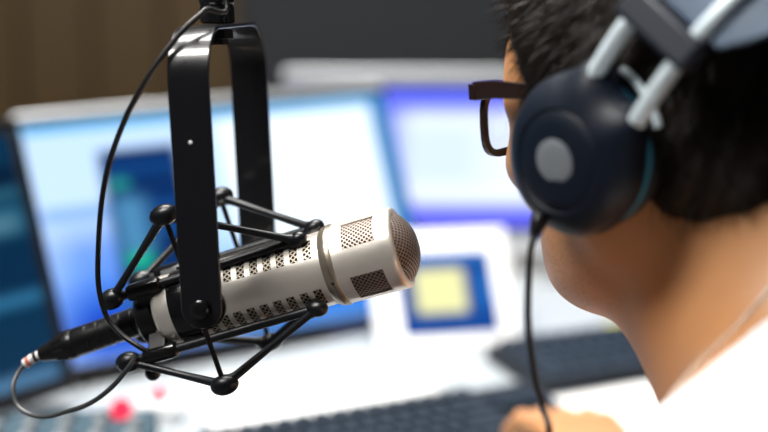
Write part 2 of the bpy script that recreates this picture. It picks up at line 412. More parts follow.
st = kc + kb_*.060 - kw*.06 + EZ*.0262
MB().box(st, kw, kb_, EZ, .012, .004, .0006).build('sticker', M['yellow'], kt, smooth=0)['label'] = 'small yellow sticker'

# mixer
def mixer():
    c = V(-.284, 1.222, ZD); ang = R(4); w = V(math.cos(ang), math.sin(ang), 0); b = V(-math.sin(ang), math.cos(ang), 0)
    t = thing('audio_mixer', 'low blue grey audio mixer with a lit red button at bottom left', 'audio mixer', c)
    g = MB(); q = []; L, D = .16, .17
    for x in (-L/2, L/2):
        a = c + w*x; q += [a - b*D/2 + EZ*.0005, a + b*D/2 + EZ*.0005, a + b*D/2 + EZ*.034, a - b*D/2 + EZ*.018]
    g.add(q, [(0, 1, 2, 3), (4, 7, 6, 5), (0, 4, 5, 1), (1, 5, 6, 2), (2, 6, 7, 3), (3, 7, 4, 0)]); g.build('case', M['mixer'], t, bevel=.003)
    top = lambda x, y: c + w*x + b*y + EZ*(.018+.016*(y+D/2)/D)
    for i in range(5):
        x = -L/2+.018+i*.031
        fsl = MB().box(top(x, -.045), w, b, EZ, .0022, .04, .0012).build('fader_slot', M['mixer_dark'], t, smooth=0)
        MB().box(top(x, -.06+.012*(i % 3)) + EZ*.005, w, b, EZ, .006, .009, .005).build('fader_cap', M['case_white'], fsl, bevel=.0015)
        for y in (.018, .045): MB().lathe(top(x, y), EZ, [(0, .007), (.009, .0062), (.010, .005)], 20).build('knob', M['knob_grey'], t)
        if i == 4: continue
        MB().box(top(x, .070)+EZ*.002, w, b, EZ, .008, .005, .003).build('button', M['mixer_dark'], t, bevel=.001)
    bp = top(.048, .070)
    MB().lathe(bp, EZ, [(0, .0095), (.010, .0095), (.0135, .008), (.0155, .004)], 24).build('button', M['red'], t)['label'] = 'round lit red button'
mixer()
rb = V(-.218, 1.372, ZD)  # made-up box, its red top stands for a faint red reflection
t = thing('red_reflection_box', 'small white box with a red top, added to stand for a faint red reflection on the desk', 'push button', rb)
MB().box(rb+EZ*.011, EX, EY, EZ, .022, .018, .0105).build('box', M['case_white'], t, bevel=.003)
MB().lathe(rb+EZ*.0215, EZ, [(0, .010), (.006, .010), (.008, .008)], 24).build('button', M['red_off'], t)
def sheet(label, c, ang, W, H, z):
    w = V(math.cos(ang), math.sin(ang), 0); b = V(-math.sin(ang), math.cos(ang), 0); g = MB(); n = 12; vs = []
    for i in range(n+1):
        for j in range(n+1):
            x, y = (i/n-.5)*W, (j/n-.5)*H
            vs.append(V(c[0], c[1], ZD+z) + w*x + b*y + EZ*(.0022*(1+math.sin(7*i/n+1.3)*math.cos(4*j/n))))
    g.add(vs, [(i*(n+1)+j, (i+1)*(n+1)+j, (i+1)*(n+1)+j+1, i*(n+1)+j+1) for i in range(n) for j in range(n)])
    o = g.build('paper_sheet', M['paper'], None); s = o.modifiers.new('thick', 'SOLIDIFY'); s.thickness = .0004
    tag(o, label, 'paper', 'loose papers on the desk')
sheet('loose white paper sheet on the desk below the microphone, behind the front keyboard', (-.072, 1.437), R(26), .25, .165, .001)
sheet('loose white paper sheet between the rear keyboard and the neck', (.30, 1.40), R(22), .24, .15, .001)

# ------------------------------------------------------------------ microphone frame of reference
FR = P(402, 247, .955); RE = P(158, 315, .992)
A = nrm(FR-RE); PV = nrm(np.cross(A, EZ)); WV = np.cross(PV, A)
def Lc(s, p=0, w=0): return FR - s*A + p*PV + w*WV
def QP(px, py, pv):
    D = cf + (px-384)/FPX*cr + (216-py)/FPX*cu
    return CAM + D*((np.dot(FR-CAM, PV)+pv)/np.dot(D, PV))
mic = thing('microphone', 'champagne broadcast microphone with dark mesh slots held in the shock mount', 'microphone', Lc(.09))
def perforated(s0, s1, r0, r1, rows, name, material, endcaps=None, thick=.0006):
    """a tube with rectangular openings: rows = list of (sa, sb, centre angle, half angle)"""
    ss = {s0, s1}; th = set(np.round(np.arange(0, 360, 5.0), 3))
    for (a, b, c, h) in rows:
        ss |= {a, b}; th |= {round((c-h) % 360, 3), round((c+h) % 360, 3)}
    ss = sorted(ss); full = []
    for a, b in zip(ss, ss[1:]):
        m = max(1, int((b-a)/.004)); full += [a+(b-a)*i/m for i in range(m)]
    ss = full+[ss[-1]]; th = sorted(th)
    vs = []; nT = len(th)
    for s in ss:
        r = r0+(r1-r0)*(s-s0)/(s1-s0)
        for t in th: vs.append(FR - s*A + r*(math.cos(R(t))*PV + math.sin(R(t))*WV))
    fs = []
    for i in range(len(ss)-1):
        for j in range(nT):
            sm = (ss[i]+ss[i+1])/2; t1 = th[(j+1) % nT] + (360 if j == nT-1 else 0); tm = (th[j]+t1)/2
            hole = any(a < sm < b and abs((tm-c+180) % 360-180) < h for (a, b, c, h) in rows)
            if not hole: fs.append((i*nT+j, i*nT+(j+1) % nT, (i+1)*nT+(j+1) % nT, (i+1)*nT+j))
    g = MB(); g.add(vs, fs); o = g.build(name, material, mic, smooth=50)
    sd = o.modifiers.new('thick', 'SOLIDIFY'); sd.thickness = thick; sd.offset = -1; es = o.modifiers.new('split', 'EDGE_SPLIT'); es.split_angle = R(40)
    return o
def lining(s0, s1, r, m, name='mesh_lining'):
    off = ROOTLOC[mic.name]; n = 72; k_ = 24; vs = []; fs = []
    for i in range(k_+1):
        for j in range(n+1):
            t = 2*math.pi*j/n; vs.append(FR - (s0+(s1-s0)*i/k_)*A + r*(math.cos(t)*PV+math.sin(t)*WV) - off)
    fs = [(i*(n+1)+j, i*(n+1)+j+1, (i+1)*(n+1)+j+1, (i+1)*(n+1)+j) for i in range(k_) for j in range(n)]
    me = bpy.data.meshes.new(name); me.from_pydata([tuple(v) for v in vs], [], fs); u = me.uv_layers.new(name='UVMap')
    for l in me.loops:
        i, j = divmod(l.vertex_index, n+1); u.data[l.index].uv = ((s0+(s1-s0)*i/k_), r*2*math.pi*j/n)
    for p in me.polygons: p.use_smooth = True
    me.materials.append(m); o = bpy.data.objects.new(name, me); COL.objects.link(o); o.parent = mic
RH, RB = .0266, .0243
BASEANG = 6
hw = [(.0105, .0325, BASEANG+a+5, 23) for a in (42, -45, 135, -138)]
mhead = perforated(.004, .041, RH, RH-.0004, hw, 'head', M['champagne'])
lining(.006, .0385, RH-.0009, M['lining'])
slots = [(.0535+.0092*i, .0535+.0092*i+.0057, BASEANG+a, 17.5) for i in range(10) for a in (43, -41, 137, -137)]
perforated(.0485, .1405, RB, RB, slots, 'body', M['champagne'])
lining(.050, .140, RB-.0007, M['lining_fine'])
# rim, ring, band, rear
MB().lathe(FR, -A, [(-.0006, .0222), (-.0006, .0250), (.0002, .0262), (.0012, RH+.0001), (.0055, RH+.0001), (.0055, RH-.003), (.002, .0222)], 72, x=PV, closed=True).build('front_rim', M['champagne'], mhead, smooth=40)
MB().lathe(FR, -A, [(.0405, RH-.0004), (.0420, RH+.0003), (.0436, RH+.0003), (.0436, RH-.0008), (.0442, RH-.0008), (.0442, RH+.0001), (.0472, RH-.0006), (.0490, RB+.0001), (.0490, RB-.003), (.0405, RB-.003)], 72, x=PV, closed=True).build('collar_ring', M['champagne_ring'], mic, smooth=30)
MB().lathe(FR, -A, [(.1400, RB-.002), (.1400, RB+.0006), (.1410, RB+.0009), (.1535, RB+.0009), (.1545, RB+.0006), (.1545, RB-.002)], 72, x=PV, closed=True).build('black_band', M['gloss_black'], mic, smooth=30)
MB().lathe(FR, -A, [(.1545, .010), (.1545, RB), (.1635, RB), (.1660, RB-.0012), (.1680, RB-.004), (.1690, .016), (.1720, .0115), (.182, .0100), (.186, .0095), (.186, .004)], 72, x=PV).build('rear_cap', M['champagne'], mic, smooth=30)
MB().ball(Lc(.0440, (RH)*math.cos(R(-12)), (RH)*math.sin(R(-12))), .0011, PV, .0006).build('screw', M['screw'], mhead)
# dome grille
def dome():
    off = ROOTLOC[mic.name]; n = 72; rings = 20; a = .0236; h = .0105; vs = []; uvs = []
    Rs = (a*a+h*h)/(2*h); mx = math.asin(a/Rs)
    for i in range(rings+1):
        ph = mx*i/rings
        f = 1.0
        for j in range(n):
            t = 2*math.pi*j/n; rr = Rs*math.sin(ph)
            x = (rr/a)**2.6
            z = h*(1-x) - .0002
            vs.append(FR + z*A + rr*(math.cos(t)*PV+math.sin(t)*WV) - off); uvs.append((ph*Rs*math.cos(t), ph*Rs*math.sin(t)))
    fs = [(i*n+j, i*n+(j+1) % n, (i+1)*n+(j+1) % n, (i+1)*n+j) for i in range(rings) for j in range(n)]
    me = bpy.data.meshes.new('front_grille'); me.from_pydata([tuple(v) for v in vs], [], fs); u = me.uv_layers.new(name='UVMap')
    for l in me.loops: u.data[l.index].uv = uvs[l.vertex_index]
    for p in me.polygons: p.use_smooth = True
    me.materials.append(M['grille']); o = bpy.data.objects.new('front_grille', me); COL.objects.link(o); o.parent = mic
dome()

# microphone cable and connector
d0 = lambda x: .955+(402-x)*.000152
cpts = [Lc(.1865), P(118, 328.5, d0(118)), P(76, 343, d0(76))]
mc = thing('microphone_cable', 'grey cable with a black connector plugged into the microphone, red and white markers', 'cable', P(100, 335, d0(100)))
c0 = Lc(.1822); c1 = P(76, 342.5, d0(76)); ax = nrm(c1-c0); LL = np.linalg.norm(c1-c0)
prof = [(0, .0094), (.001, .0099)]
x = .004
while x < LL-.006:
    prof += [(x, .0099), (x+.0006, .0093), (x+.0018, .0093), (x+.0024, .0099)]; x += .0085
prof += [(LL-.001, .0099), (LL, .0096)]
conn = MB().lathe(c0, ax, prof, 32).build('connector', M['connector'], mc, smooth=30)
c2 = P(41, 354.5, d0(41)); ax2 = nrm(c2-c1); L2 = np.linalg.norm(c2-c1)
g = MB(); g.lathe(c1, ax2, [(0, .0098), (.002, .0103), (.006, .0100), (L2*.5, .0082), (L2*.85, .0058), (L2, .0050)], 32)
for j in range(8):
    q = 2*math.pi*j/8; xa = nrm(np.cross(ax2, EZ)); ya = np.cross(ax2, xa); dv = math.cos(q)*xa+math.sin(q)*ya
    g.tube([c1+ax2*.006+dv*.0094, c1+ax2*L2*.55+dv*.0076], [.0013, .0009], 6)
g.build('cable_boot', M['connector'], conn)
pm = [P(41, 354.5, d0(41)), P(36, 357, d0(36)), P(30.5, 360, d0(30)), P(25, 364, d0(25))]
path = catmull(pm, 6)
for (a, b, mm) in ((0, 5, 'marker_white'), (5, 8, 'connector'), (8, 13, 'marker_white'), (13, 16, 'marker_red'), (16, 19, 'marker_white')):
    o = MB().tube(path[a:b], .0035 if mm != 'connector' else .0038, 14).build('marker_band', M[mm], conn)
    o['label'] = {'marker_white': 'white marker band', 'marker_red': 'red marker band', 'connector': 'black marker band'}[mm]
loop = [P(27, 362.5, d0(27)), P(18, 373, 1.01), P(13, 388, 1.005), P(17, 405, 1.0), P(30, 414.5, .995), P(48, 416.5, .99), P(68, 411, .985), P(84, 406, .98), P(100, 397, .975), P(116, 383, .97), P(128, 368, .965), P(136, 356, .966)]
MB().tube(catmull(loop, 8), .00165, 10).build('cord', M['grey_cable'], mc)

# ------------------------------------------------------------------ shock mount
sm = thing('shock_mount', 'black spider shock mount with a U-shaped yoke around the microphone', 'shock mount', Lc(.127))
SP = .060; GAP = .146
piv = QP(202, 308, SP); top = QP(181.5, 60, SP)
sd = nrm(top-piv); wd = nrm(A - sd*np.dot(A, sd))
HH = np.dot(QP(187, 27, SP-.02)-piv, sd)
pp = nrm(np.cross(wd, sd)); pp = pp if np.dot(pp, PV) > 0 else -pp
pp, sd = nrm(pp + .075*sd), nrm(sd - .075*pp)   # the yoke hangs a little askew
path = []; hw0 = .0130; rc = .032
for q in np.linspace(-hw0*.999, 0, 10): path.append((0, q, math.sqrt(max(1e-8, hw0**2-q**2))))
for q in np.linspace(.01, HH-rc, 12): path.append((0, q, hw0))
for q in np.linspace(0, 90, 13)[1:]: path.append((-rc*(1-math.cos(R(q))), HH-rc+rc*math.sin(R(q)), hw0))
half = path[:]
path = half + [(-GAP-p_, h_, w_) for (p_, h_, w_) in half[::-1]]
vs = []; npt = len(path)
for i, (p_, h_, w_) in enumerate(path):
    a = path[max(i-1, 0)]; b = path[min(i+1, npt-1)]; tx, tz = b[0]-a[0], b[1]-a[1]; l_ = math.hypot(tx, tz); nx, nz = tz/l_, -tx/l_
    for (sg, tn) in ((-1, -1), (1, -1), (1, 1), (-1, 1)):
        vs.append(piv + pp*(p_+nx*tn*.0014) + sd*(h_+nz*tn*.0014) + wd*sg*w_)
fs = [(i*4+j, i*4+(j+1) % 4, (i+1)*4+(j+1) % 4, (i+1)*4+j) for i in range(npt-1) for j in range(4)] + [(0, 1, 2, 3), tuple((npt-1)*4+j for j in range(4))]
g = MB(); g.add(vs, fs); yoke = g.build('yoke', M['strap'], sm, smooth=30, bevel=.0006)
hd = P(190.5, 142.5, 1)-CAM; hole = CAM + hd*np.dot(piv+pp*.0014-CAM, pp)/np.dot(hd, pp)
MB().lathe(hole-pp*.0004, pp, [(0, .0013), (.0006, .0013), (.0009, .0008)], 16).build('bright_hole_dot', M['case_white'], yoke)['label'] = 'tiny pale disc painted as the bright screen seen through a yoke hole'  # white disc stands in for the bright screen showing through a hole
for (pc, sg) in ((piv, 1), (piv-pp*GAP, -1)):
    pw = MB().lathe(pc - pp*sg*.0018, -pp*sg, [(0, .0142), (.003, .0142), (.004, .013), (.006, .006), (.016, .005)], 40).build('pivot_washer', M['black_metal'], sm)
    MB().lathe(pc + pp*sg*.0014, pp*sg, [(0, .0062), (.002, .0064), (.0045, .0058), (.0058, .0042), (.0062, .002)], 32).build('pivot_knob', M['gloss_black'], pw)
# frame nodes
nA = QP(164, 215, .040); nC = QP(224.5, 385, .040); nB = QP(220, 197, -.048); nD = QP(270, 342, -.048)
pin_f = piv - pp*.019; pin_b = piv - pp*(GAP-.019)
F = [QP(297, 240.5, .010), QP(314, 228.5, -.020), QP(317, 308.5, .022), None]
E_ = [QP(112, 299, .016), QP(141, 281, -.020), QP(129, 362, .022), None]
F[3] = F[2] - .044*PV + .001*WV; E_[3] = E_[2] - .044*PV + .006*WV
pairs = [(nA, 0), (nB, 1), (nC, 2), (nD, 3)]
cradle = []
for (nd, i) in pairs:
    cradle.append(MB().tube([E_[i], F[i]], [.0030, .0030], 14).build('cradle_rod', M['rod'], sm))
    for e, nm, sc in ((E_[i], 'rod_end', 1.25), (F[i], 'rod_end', 1.0)):
        dr = nrm(nd-e)
        MB().ball(e, .0056*sc, nrm(F[i]-E_[i])*.5+dr*.2, .0074*sc).build(nm, M['node'], cradle[-1])
    for tgt in (E_[i], F[i]):
        a = nrm(tgt-nd); l_ = np.linalg.norm(tgt-nd)
        MB().tube([nd+a*.004, nd+a*l_*.12, nd+a*l_*.5, nd+a*l_*.9, nd+a*l_*.97], [.0046, .0030, .0023, .0027, .0042], 12).build('spider_rod', M['rod'], sm)
    c = (F[i]+E_[i])/2
    MB().ball(nd, .0068, nrm(nrm(E_[i]-nd)-nrm(F[i]-nd)), .0096).build('spider_joint', M['node'], sm)
for (a, b, m_) in ((nA, nC, pin_f), (nB, nD, pin_b)):
    MB().tube([a, a+(b-a)*.06, a+(b-a)*.94, b], [.0026, .0017, .0017, .0026], 10).build('frame_wire', M['black_metal'], sm)
# sleeves and rear clamp
hub = []
for i in range(4):
    a = nrm(F[i]-E_[i]); s0 = E_[i]+a*.012; s1 = E_[i]+a*.034
    MB().tube([s0-a*.001, s0, s0+a*.002, s1-a*.003, s1, s1+a*.0015], [.003, .0050, .0056, .0056, .0050, .003], 18).build('sleeve', M['gloss_black'], cradle[i], smooth=30)
    mid = (s0+s1)/2; cen = Lc(np.dot(FR-mid, A)); d_ = nrm(mid-cen); sd_ = np.cross(A, d_)
    r0 = .0128; r1 = np.linalg.norm(mid-cen)
    MB().box(cen+d_*(r0+r1)/2, d_, sd_, A, (r1-r0)/2, .0062, .0062).build('clamp_arm', M['black_metal'], sm, bevel=.001)
    hub.append(np.dot(FR-mid, A))
hs = min(hub)-.006; he = max(hub)+.006
MB().lathe(FR, -A, [(max(hs, .1700), .0150), (max(hs, .1705), .0190), (he+.004, .0185), (he+.006, .0165), (he+.006, .0110)], 40, closed=True).build('clamp_ring', M['black_metal'], sm, smooth=30)
kn = QP(153, 373, .012)
cs = MB().tube([QP(146, 358, .016), kn], .0026, 10).build('clamp_screw', M['black_metal'], sm)
MB().ball(kn, .0052, PV, .0060).build('clamp_knob', M['node'], cs)

# boom arm above
bt = piv + sd*(HH+.0016) - pp*GAP/2
boom = thing('boom_stand', 'black boom stand end holding the shock mount from above', 'boom arm', bt)
b0 = bt
MB().lathe(b0, sd, [(0, .0100), (.001, .0112), (.010, .0112), (.011, .0108), (.0125, .0108), (.0135, .0114), (.030, .0114), (.031, .010)], 36).build('coupler', M['gloss_black'], boom, smooth=30)
elbow = V(-.75, 1.02, 1.95); j0 = b0 + sd*.045; foot_ = V(-1.05, 1.75, ZD)
MB().ball(j0, .014, PV, .016).build('swivel', M['black_metal'], boom)
MB().tube([b0+sd*.030, j0], .007, 14).build('stem', M['silver'], boom)
MB().tube([j0, elbow], .010, 16).build('upper_arm', M['black_metal'], boom)
MB().ball(elbow, .02, PV, .02).build('elbow', M['black_metal'], boom)
MB().tube([elbow, foot_+EZ*.05], .011, 16).build('lower_arm', M['black_metal'], boom)
MB().lathe(foot_, EZ, [(.0005, .05), (.008, .05), (.012, .03), (.06, .02)], 30).build('base', M['black_metal'], boom)
MB().lathe(b0-sd*.0035, -sd, [(0, .0095), (.006, .0095), (.0065, .006), (.010, .006)], 6).build('nut', M['black_metal'], boom, smooth=20)
bc_ = [j0+V(-.06, -.02, .12), P(222, -12, .925), P(205, 10, .915), P(186, 27, .905), P(165, 52, .90), P(146, 80, .90), P(126, 117, .905), P(111, 158, .91), P(102, 200, .92), P(98.5, 245, .945), P(98.5, 285, .958), P(106, 315, .962), P(121, 334, .960), P(138, 346, .957), P(147, 351, .957)]
tag(MB().tube(catmull(bc_, 8), .0018, 10).build('boom_cable', M['cable'], None), 'thin black cable hanging beside the yoke down to the microphone rear', 'cable')

# ------------------------------------------------------------------ implicit surfaces
class Field:
    def __init__(s, xs, ys, zs):
        s.x, s.y, s.z = [np.asarray(a, np.float32) for a in (xs, ys, zs)]
        s.F = np.full((len(xs), len(ys), len(zs)), .12, np.float32)
    def sl(s, lo, hi, pad):
        out = []
        for a, l, h in ((s.x, lo[0], hi[0]), (s.y, lo[1], hi[1]), (s.z, lo[2], hi[2])):
            out.append(slice(max(0, np.searchsorted(a, l-pad)), min(len(a), np.searchsorted(a, h+pad)+1)))
        return tuple(out)
    def put(s, d_fn, lo, hi, k=.015, pad=None, op='add'):
        pad = pad or k+.03
        q = s.sl(lo, hi, pad)
        X = s.x[q[0]][:, None, None]; Y = s.y[q[1]][None, :, None]; Z = s.z[q[2]][None, None, :]
        if X.size == 0 or Y.size == 0 or Z.size == 0: return
        d = d_fn(X, Y, Z).astype(np.float32); F = s.F[q]
        if op == 'add':
            if k > 0:
                h = np.maximum(k-np.abs(F-d), 0)/k; s.F[q] = np.minimum(F, d)-h*h*k*.25
            else: s.F[q] = np.minimum(F, d)
        elif op == 'cut':
            h = np.maximum(k-np.abs(F+d), 0)/k; s.F[q] = np.maximum(F, -d)+h*h*k*.25
    def cone(s, a, b, ra, rb, k=.015):
        a = np.asarray(a, float); b = np.asarray(b, float); ba = b-a; l2 = ba@ba
        def fn(X, Y, Z):
            t = np.clip(((X-a[0])*ba[0]+(Y-a[1])*ba[1]+(Z-a[2])*ba[2])/l2, 0, 1)
            return np.sqrt((X-a[0]-t*ba[0])**2+(Y-a[1]-t*ba[1])**2+(Z-a[2]-t*ba[2])**2)-(ra+(rb-ra)*t)
        m = max(ra, rb); s.put(fn, np.minimum(a, b)-m, np.maximum(a, b)+m, k)
    def ell(s, c, fr, rad, k=.015, op='add'):
        c = np.asarray(c, float)
        def fn(X, Y, Z):
            q = [((X-c[0])*e[0]+(Y-c[1])*e[1]+(Z-c[2])*e[2]) for e in fr]
            k0 = np.sqrt(sum((q[i]/rad[i])**2 for i in range(3))); k1 = np.sqrt(sum((q[i]/rad[i]**2)**2 for i in range(3)))
            return np.where(k1 > 1e-6, k0*(k0-1)/np.maximum(k1, 1e-6), -min(rad))
        m = max(rad); s.put(fn, c-m, c+m, k, op=op)
    def mesh(s):
        F = s.F; I = F < 0; nx, ny, nz = F.shape
        act = np.zeros((nx-1, ny-1, nz-1), np.int8)
        for i in (0, 1):
            for j in (0, 1):
                for k in (0, 1): act += I[i:nx-1+i, j:ny-1+j, k:nz-1+k]
        cells = np.argwhere((act > 0) & (act < 8)); idx = np.full(act.shape, -1, np.int64); idx[tuple(cells.T)] = np.arange(len(cells))
        acc = np.zeros((len(cells), 3)); cnt = np.zeros(len(cells)); co_ = (s.x, s.y, s.z)
        corners = [(i, j, k) for i in (0, 1) for j in (0, 1) for k in (0, 1)]
        for a in corners:
            for d in range(3):
                if a[d]: continue
                b = list(a); b[d] = 1
                ca = cells+np.array(a); cb = cells+np.array(b)
                fa = F[tuple(ca.T)]; fb = F[tuple(cb.T)]; m = (fa < 0) != (fb < 0)
                t = np.where(m, fa/np.where(fa == fb, 1, fa-fb), 0)
                for e in range(3):
                    pa = co_[e][ca[:, e]]; pb = co_[e][cb[:, e]]; acc[:, e] += np.where(m, pa+(pb-pa)*t, 0)
                cnt += m
        vs = acc/cnt[:, None]; quads = []
        for d in range(3):
            u, v = (d+1) % 3, (d+2) % 3
            A0 = [slice(None)]*3; A1 = [slice(None)]*3; A0[d] = slice(0, -1); A1[d] = slice(1, None)
            cr_ = np.argwhere(I[tuple(A0)] != I[tuple(A1)])
            ok = (cr_[:, u] > 0) & (cr_[:, v] > 0) & (cr_[:, u] < F.shape[u]-1) & (cr_[:, v] < F.shape[v]-1); cr_ = cr_[ok]
            ins = I[tuple(cr_.T)]
            q = []
            for (du, dv) in ((-1, -1), (0, -1), (0, 0), (-1, 0)):
                c = cr_.copy(); c[:, u] += du; c[:, v] += dv; q.append(idx[tuple(c.T)])
            q = np.stack(q, 1); q[~ins] = q[~ins][:, ::-1]; quads.append(q)
        return vs, np.concatenate(quads)
def np_mesh(name, vs, fs, m, parent, smooth_it=0):
    off = ROOTLOC[parent.name]; me = bpy.data.meshes.new(name)
    me.from_pydata((vs-off).tolist(), [], fs.tolist()); me.materials.append(m)
    me.polygons.foreach_set('use_smooth', [True]*len(me.polygons))
    o = bpy.data.objects.new(name, me); COL.objects.link(o); o.parent = parent; ROOTLOC[o.name] = off
    if smooth_it:
        md = o.modifiers.new('smooth', 'SMOOTH'); md.factor = .5; md.iterations = smooth_it
    return o
def axis(*segs):
    out = []
    for (a, b, h) in segs: out += list(np.arange(a, b-h*.25, h))
    out.append(segs[-1][1]); return out

# ------------------------------------------------------------------ the person
TH = R(48); HP = R(5)
hf0 = V(-math.cos(TH), math.sin(TH), 0); hl = V(-math.sin(TH), -math.cos(TH), 0)
hf = hf0*math.cos(HP) - EZ*math.sin(HP); hu = EZ*math.cos(HP) + hf0*math.sin(HP)
CUP = P(558, 154, .822)
HPO = CUP - hl*.108            # middle of the headphones
HC = HPO + hf*.009             # middle of the head, between the ears
def Hd(x, y, z): return HC + x*hf + y*hl + z*hu
HFR = (hf, hl, hu)
NB = V(.226, .818, .983)
TB = R(42); bf = V(-math.cos(TB), math.sin(TB), 0); bl = V(-math.sin(TB), -math.cos(TB), 0)
PEL = V(NB[0], NB[1], 0) - .20*bf + EZ*.57
tu = nrm(NB-PEL); tf = nrm(bf - tu*np.dot(bf, tu)); TFR = (tf, bl, tu)
def Td(f, l, u): return NB + f*tf + l*bl + u*tu      # torso frame, origin at the neck base
SHL, SHR = Td(-.015, .175, -.075), Td(-.015, -.175, -.075)
ELL, ELR = V(.125, .940, .800), V(.475, 1.125, .800)
WRL, WRR = V(.188, 1.128, .788), V(.420, 1.315, .790)
person = thing('person', 'person in a white t-shirt seen from behind, wearing headphones and glasses, facing the monitors', 'person', (PEL[0], PEL[1], 0))

def head_parts(B):
    B.ell(Hd(-.008, 0, .045), HFR, (.109, .078, .088), .02)
    B.ell(Hd(.047, 0, .022), HFR, (.056, .064, .070), .02)
    B.ell(Hd(.035, 0, -.042), HFR, (.049, .056, .064), .02)
    B.cone(Hd(.048, .012, -.083), Hd(.000, .053, -.046), .017, .019, .03)
    B.cone(Hd(.048, -.012, -.083), Hd(.000, -.053, -.046), .017, .019, .03)
    B.cone(Hd(.052, .008, -.083), Hd(.052, -.008, -.083), .019, .019, .02)
    B.ell(Hd(.020, 0, -.082), HFR, (.046, .044, .022), .035)
    for s in (1, -1):
        B.ell(Hd(.058, .047*s, -.018), HFR, (.024, .020, .018), .02)
        B.cone(Hd(.089, .012*s, .022), Hd(.070, .050*s, .022), .0085, .008, .012)
        B.ell(Hd(.092, .031*s, .004), HFR, (.012, .015, .010), .006, op='cut')
        B.ell(Hd(.078, .031*s, .004), HFR, (.014, .014, .012), .004)
        B.ell(Hd(.095, .010*s, -.034), HFR, (.010, .008, .007), .006)
        # ears
        B.ell(Hd(-.006, .080*s, -.002), (nrm(hf+.3*hl*s), nrm(hl*s-.3*hf), hu), (.019, .006, .031), .006)
        B.ell(Hd(.002, .086*s, -.002), HFR, (.008, .006, .015), .004, op='cut')
    B.cone(Hd(.092, 0, .008), Hd(.104, 0, -.028), .0075, .0100, .012)
    B.ell(Hd(.073, 0, -.054), HFR, (.010, .022, .006), .006)
    B.ell(Hd(.071, 0, -.063), HFR, (.010, .019, .006), .006)
def neck_parts(B):
    B.cone(Hd(-.030, 0, -.035), NB, .054, .057, .03)
    B.cone(Hd(.000, 0, -.066), Td(.022, 0, -.01), .047, .042, .045)
    B.cone(Hd(-.060, 0, -.015), Td(-.045, 0, .0), .046, .052, .03)
    for s in (1, -1):
        B.cone(Hd(-.022, .055*s, -.030), Td(.050, .014*s, -.055), .013, .010, .018)
        B.cone(Td(.045, .02*s, -.060), Td(.02, .15*s, -.055), .011, .010, .02)
    B.ell(Hd(.008, 0, -.118), HFR, (.012, .010, .014), .015)
def torso_parts(B, e=0.0, arms=True):
    k = .04
    B.ell(Td(-.020, 0, -.20), TFR, (.108+e, .165+e, .185+e), k)
    B.ell(Td(-.012, 0, -.12), TFR, (.092+e, .150+e, .085+e), k)
    B.cone(Td(-.02, .08, -.38), Td(-.02, -.08, -.38), .105+e, .105+e, k)
    B.cone(Td(-.02, .075, -.29), Td(-.02, -.075, -.29), .100+e, .100+e, k)
    for s, sh in ((1, SHL), (-1, SHR)):
        B.cone(Td(-.030, .03*s, .005), sh + tu*.012, .042+e, .048+e, k)
        B.cone(sh, sh, .060+e, .060+e, k) if False else B.ell(sh, TFR, (.060+e, .058+e, .058+e), k)
def arm_parts(B, e=0.0, whole=True):
    for (sh, el, wr) in ((SHL, ELL, WRL), (SHR, ELR, WRR)):
        B.cone(sh, el, .050+e, .040+e, .03)
        if whole:
            B.cone(el, el+(wr-el)*.35, .041, .042, .02); B.cone(el+(wr-el)*.3, wr, .042, .028, .02)
def hand(B, wr, dirn, side):
    """relaxed hand resting on keys. side: direction of the thumb"""
    d = nrm(dirn); sdv = nrm(side - d*np.dot(side, d)); upv = np.cross(sdv, d); upv = upv if upv[2] > 0 else -upv
    pk = lambda a, b, c: wr + a*d + b*sdv + c*upv
    B.cone(pk(-.01, .010, .0), pk(.030, .014, .004), .022, .019, .015); B.cone(pk(-.01, -.010, .0), pk(.030, -.014, .004), .022, .018, .015)
    for b in (-.030, -.010, .010, .029): B.cone(pk(.02, b*.7, .004), pk(.085, b, .012), .015, .0125, .010)
    for (b, l1, l2, l3, sp) in ((.030, .042, .026, .020, .06), (.010, .046, .030, .021, .01), (-.010, .043, .028, .020, -.05), (-.029, .034, .021, .018, -.12)):
        p0 = pk(.085, b, .012); p1 = p0 + l1*nrm(d*.93+sdv*sp+upv*-.10); p2 = p1 + l2*nrm(d*.75+sdv*sp*.8-upv*.62); p3 = p2 + l3*nrm(d*.45+sdv*sp*.5-upv*.85)
        B.cone(p0, p1, .0108, .0094, .004); B.cone(p1, p2, .0094, .0082, .004); B.cone(p2, p3, .0082, .0068, .004)
    t0 = pk(.018, .026, -.004); t1 = pk(.052, .050, -.010); t2 = pk(.080, .058, -.016); t3 = pk(.100, .056, -.022)
    B.cone(t0, t1, .0155, .0115, .010); B.cone(t1, t2, .0110, .0098, .004); B.cone(t2, t3, .0098, .0075, .004)
HIPL, HIPR = PEL + .085*bl - EZ*.03, PEL - .085*bl - EZ*.03
KNL, KNR = HIPL + .40*bf + .03*bl + EZ*(-.02), HIPR + .40*bf - .05*bl + EZ*(-.02)
ANL, ANR = V(KNL[0]-.03, KNL[1]+.02, .09), V(KNR[0], KNR[1]+.03, .09)
def leg_parts(B, e=0.0, feet=True):
    B.cone(HIPL+EZ*.03, HIPR+EZ*.03, .112+e, .112+e, .04)
    for (h, kn_, an) in ((HIPL, KNL, ANL), (HIPR, KNR, ANR)):
        B.cone(h, kn_, .082+e, .058+e, .03); B.cone(kn_, kn_+(an-kn_)*.35, .056+e, .055+e, .03); B.cone(kn_+(an-kn_)*.3, an, .055+e, .038+e, .03)
        if feet: B.cone(an-EZ*.045, an-EZ*.055+bf*.16, .034, .028, .02)
B = Field(axis((-.03, .02, .006), (.02, .33, .003), (.33, .66, .007)), axis((.42, .74, .007), (.74, 1.03, .003), (1.03, 1.50, .005)), axis((0, .73, .010), (.73, .93, .005), (.93, 1.27, .003)))
